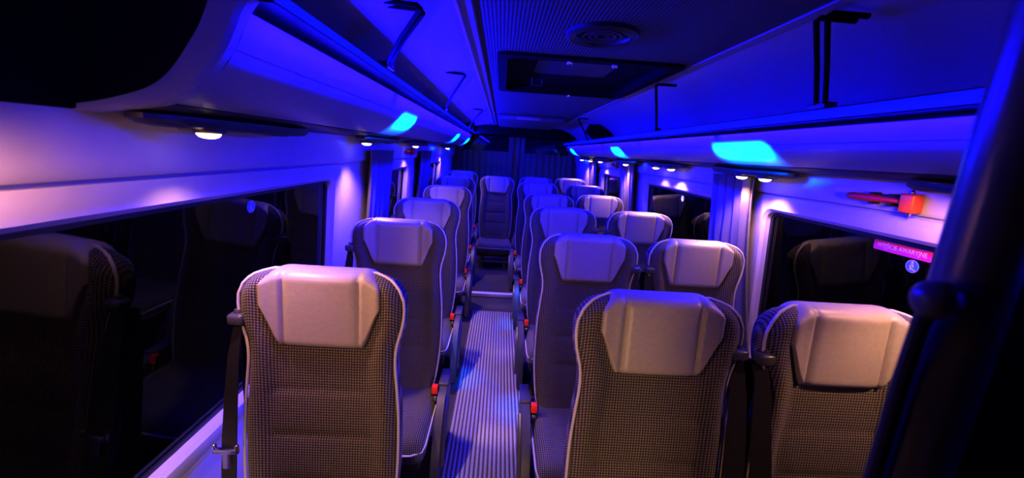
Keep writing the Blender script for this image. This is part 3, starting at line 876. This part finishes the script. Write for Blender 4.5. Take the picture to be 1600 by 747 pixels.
# blue strips in the racks, shining in and down
for k in range(5):
    yl = 1.62+k*1.05
    # faces into the bus
    o = lamp('AREA', 'rack_blue_light', (-.412, yl, 1.752), 30, BLUE, shape='RECTANGLE', size=.02, size_y=1.0); aim_strip(o, (.96, 0, .08))
    o = lamp('AREA', 'rack_blue_light', (.917, yl, 1.660), 11, BLUE, shape='RECTANGLE', size=.02, size_y=1.0, spread=math.radians(95)); aim_strip(o, (-.9, 0, -.55))
for k in range(6):
    yl = 1.30+(k-1)*1.05
    # washes the fascia below the lip
    if k: o = lamp('AREA', 'fascia_blue_light', (-.428, yl, 1.730), 22 if k == 1 else 28, BLUE, shape='RECTANGLE', size=.02, size_y=1.0, spread=math.radians(100)); aim_strip(o, (-.66, 0, -.75))
    o = lamp('AREA', 'fascia_blue_light', (.929, yl, 1.646), 16 if k < 2 else 20, BLUE, shape='RECTANGLE', size=.02, size_y=1.0, spread=math.radians(78)); aim_strip(o, (.78, 0, -.63))
# single cyan-blue LED heads in the fascia step
for x, z, sgn, ys in ((-.448, 1.600, -1, ((2.22, .30), (4.6, .26), (6.0, .2))), (.935, 1.547, 1, ((1.70, .36), (3.55, .26), (5.8, .2)))):
    for y, ln in ys:
        o = lamp('AREA', 'led_head', (x, y, z), LEDP, CYAN, shape='RECTANGLE', size=.03, size_y=ln, spread=math.radians(76)); aim_strip(o, (sgn, 0, .27))
# blue spots that reach the aisle floor
for x, y, tx, ty in ((-.20, 2.0, -.19, 2.40), (.20, 1.75, .17, 2.10), (.20, 2.9, .17, 3.30)):
    o = lamp('SPOT', 'aisle_spot', (x, y, 1.85), 220, (0, .12, 1), spot_size=math.radians(11), spot_blend=1.0, shadow_soft_size=.02); aim(o, (tx-x, ty-y, -1.85))
for x, y, z, p in ((-.70, .38, 1.47, 17), (1.05, .95, 1.455, 5)):  # first is a lamp out of view; second is added to light the hammer
    o = lamp('SPOT', 'reading_and_fill_light', (x, y, z), p, (1, .46, .30), spot_size=math.radians(172), spot_blend=.5, shadow_soft_size=.03); aim(o, (0, .3, -1))
for y in (1.42, 2.28, 3.22, 4.12):
    o = lamp('SPOT', 'reading_and_fill_light', (-.62, y, 1.47), 44, (1, .60, .40), spot_size=math.radians(38), spot_blend=.35, shadow_soft_size=.02); aim(o, (.62, .02, -1.47))  # extra warm beams added to brighten the aisle carpet and step edge
o = lamp('SPOT', 'blue_fill_spot', (-.36, .74, 1.70), 12, BLUE, spot_size=math.radians(46), spot_blend=.5, shadow_soft_size=.03); aim(o, (.73, -.45, -.26))  # added blue spot, only there to light the pole's left side
# warm courtesy lamp low in the entrance behind the camera
o = lamp('SPOT', 'entrance_and_fill_light', (.12, -.50, .64), 36, (1.0, .60, .36), spot_size=math.radians(66), spot_blend=.75, shadow_soft_size=.12); aim(o, (.12, 1.5, .03))
o = lamp('SPOT', 'entrance_and_fill_light', (-.25, -.35, 1.0), 70, (1.0, .64, .36), spot_size=math.radians(25), spot_blend=.7, shadow_soft_size=.06); aim(o, (-.64, 1.22, -.43))  # added warm fill for the left window sill, not a lamp of the bus
o = lamp('SPOT', 'blue_fill_spot', (.10, .10, 1.80), 26, BLUE, spot_size=math.radians(34), spot_blend=.6, shadow_soft_size=.05); aim(o, (-.62, .70, -.17))  # added blue fill that tints the front rim of the left rack

w = bpy.data.worlds.new('night'); scene.world = w; w.use_nodes = True
w.node_tree.nodes['Background'].inputs[0].default_value = (.001, .001, .003, 1)
w.node_tree.nodes['Background'].inputs[1].default_value = 1.0

# ------------------------------------------------------------------ camera
F, VPX, VPY, ROLL = 620.0, 785.0, 237.0, .058
Yc = Vector((VPX-800, -(VPY-373.5), F)).normalized()
Xc = Vector((1, -ROLL, -(Yc.x-ROLL*Yc.y)/Yc.z)).normalized()
Zc = Xc.cross(Yc)
if Zc.y < 0: Zc = -Zc
right = Vector((Xc.x, Yc.x, Zc.x)); upv = Vector((Xc.y, Yc.y, Zc.y)); fwd = Vector((Xc.z, Yc.z, Zc.z))
cam = bpy.data.cameras.new('camera'); co = bpy.data.objects.new('camera', cam); COL.objects.link(co)
mt = Matrix((right, upv, -fwd)).transposed().to_4x4(); mt.translation = (0, 0, 1.5)
co.matrix_world = mt
cam.sensor_width = 36; cam.lens = F/1600*36; cam.clip_start = .02; cam.clip_end = 60
cam.dof.use_dof = True; cam.dof.focus_distance = 1.8; cam.dof.aperture_fstop = 3.2
scene.camera = co
scene.view_settings.view_transform = 'Standard'
scene.view_settings.look = 'None'
scene.view_settings.exposure = 0.25
scene.view_settings.gamma = 0.80
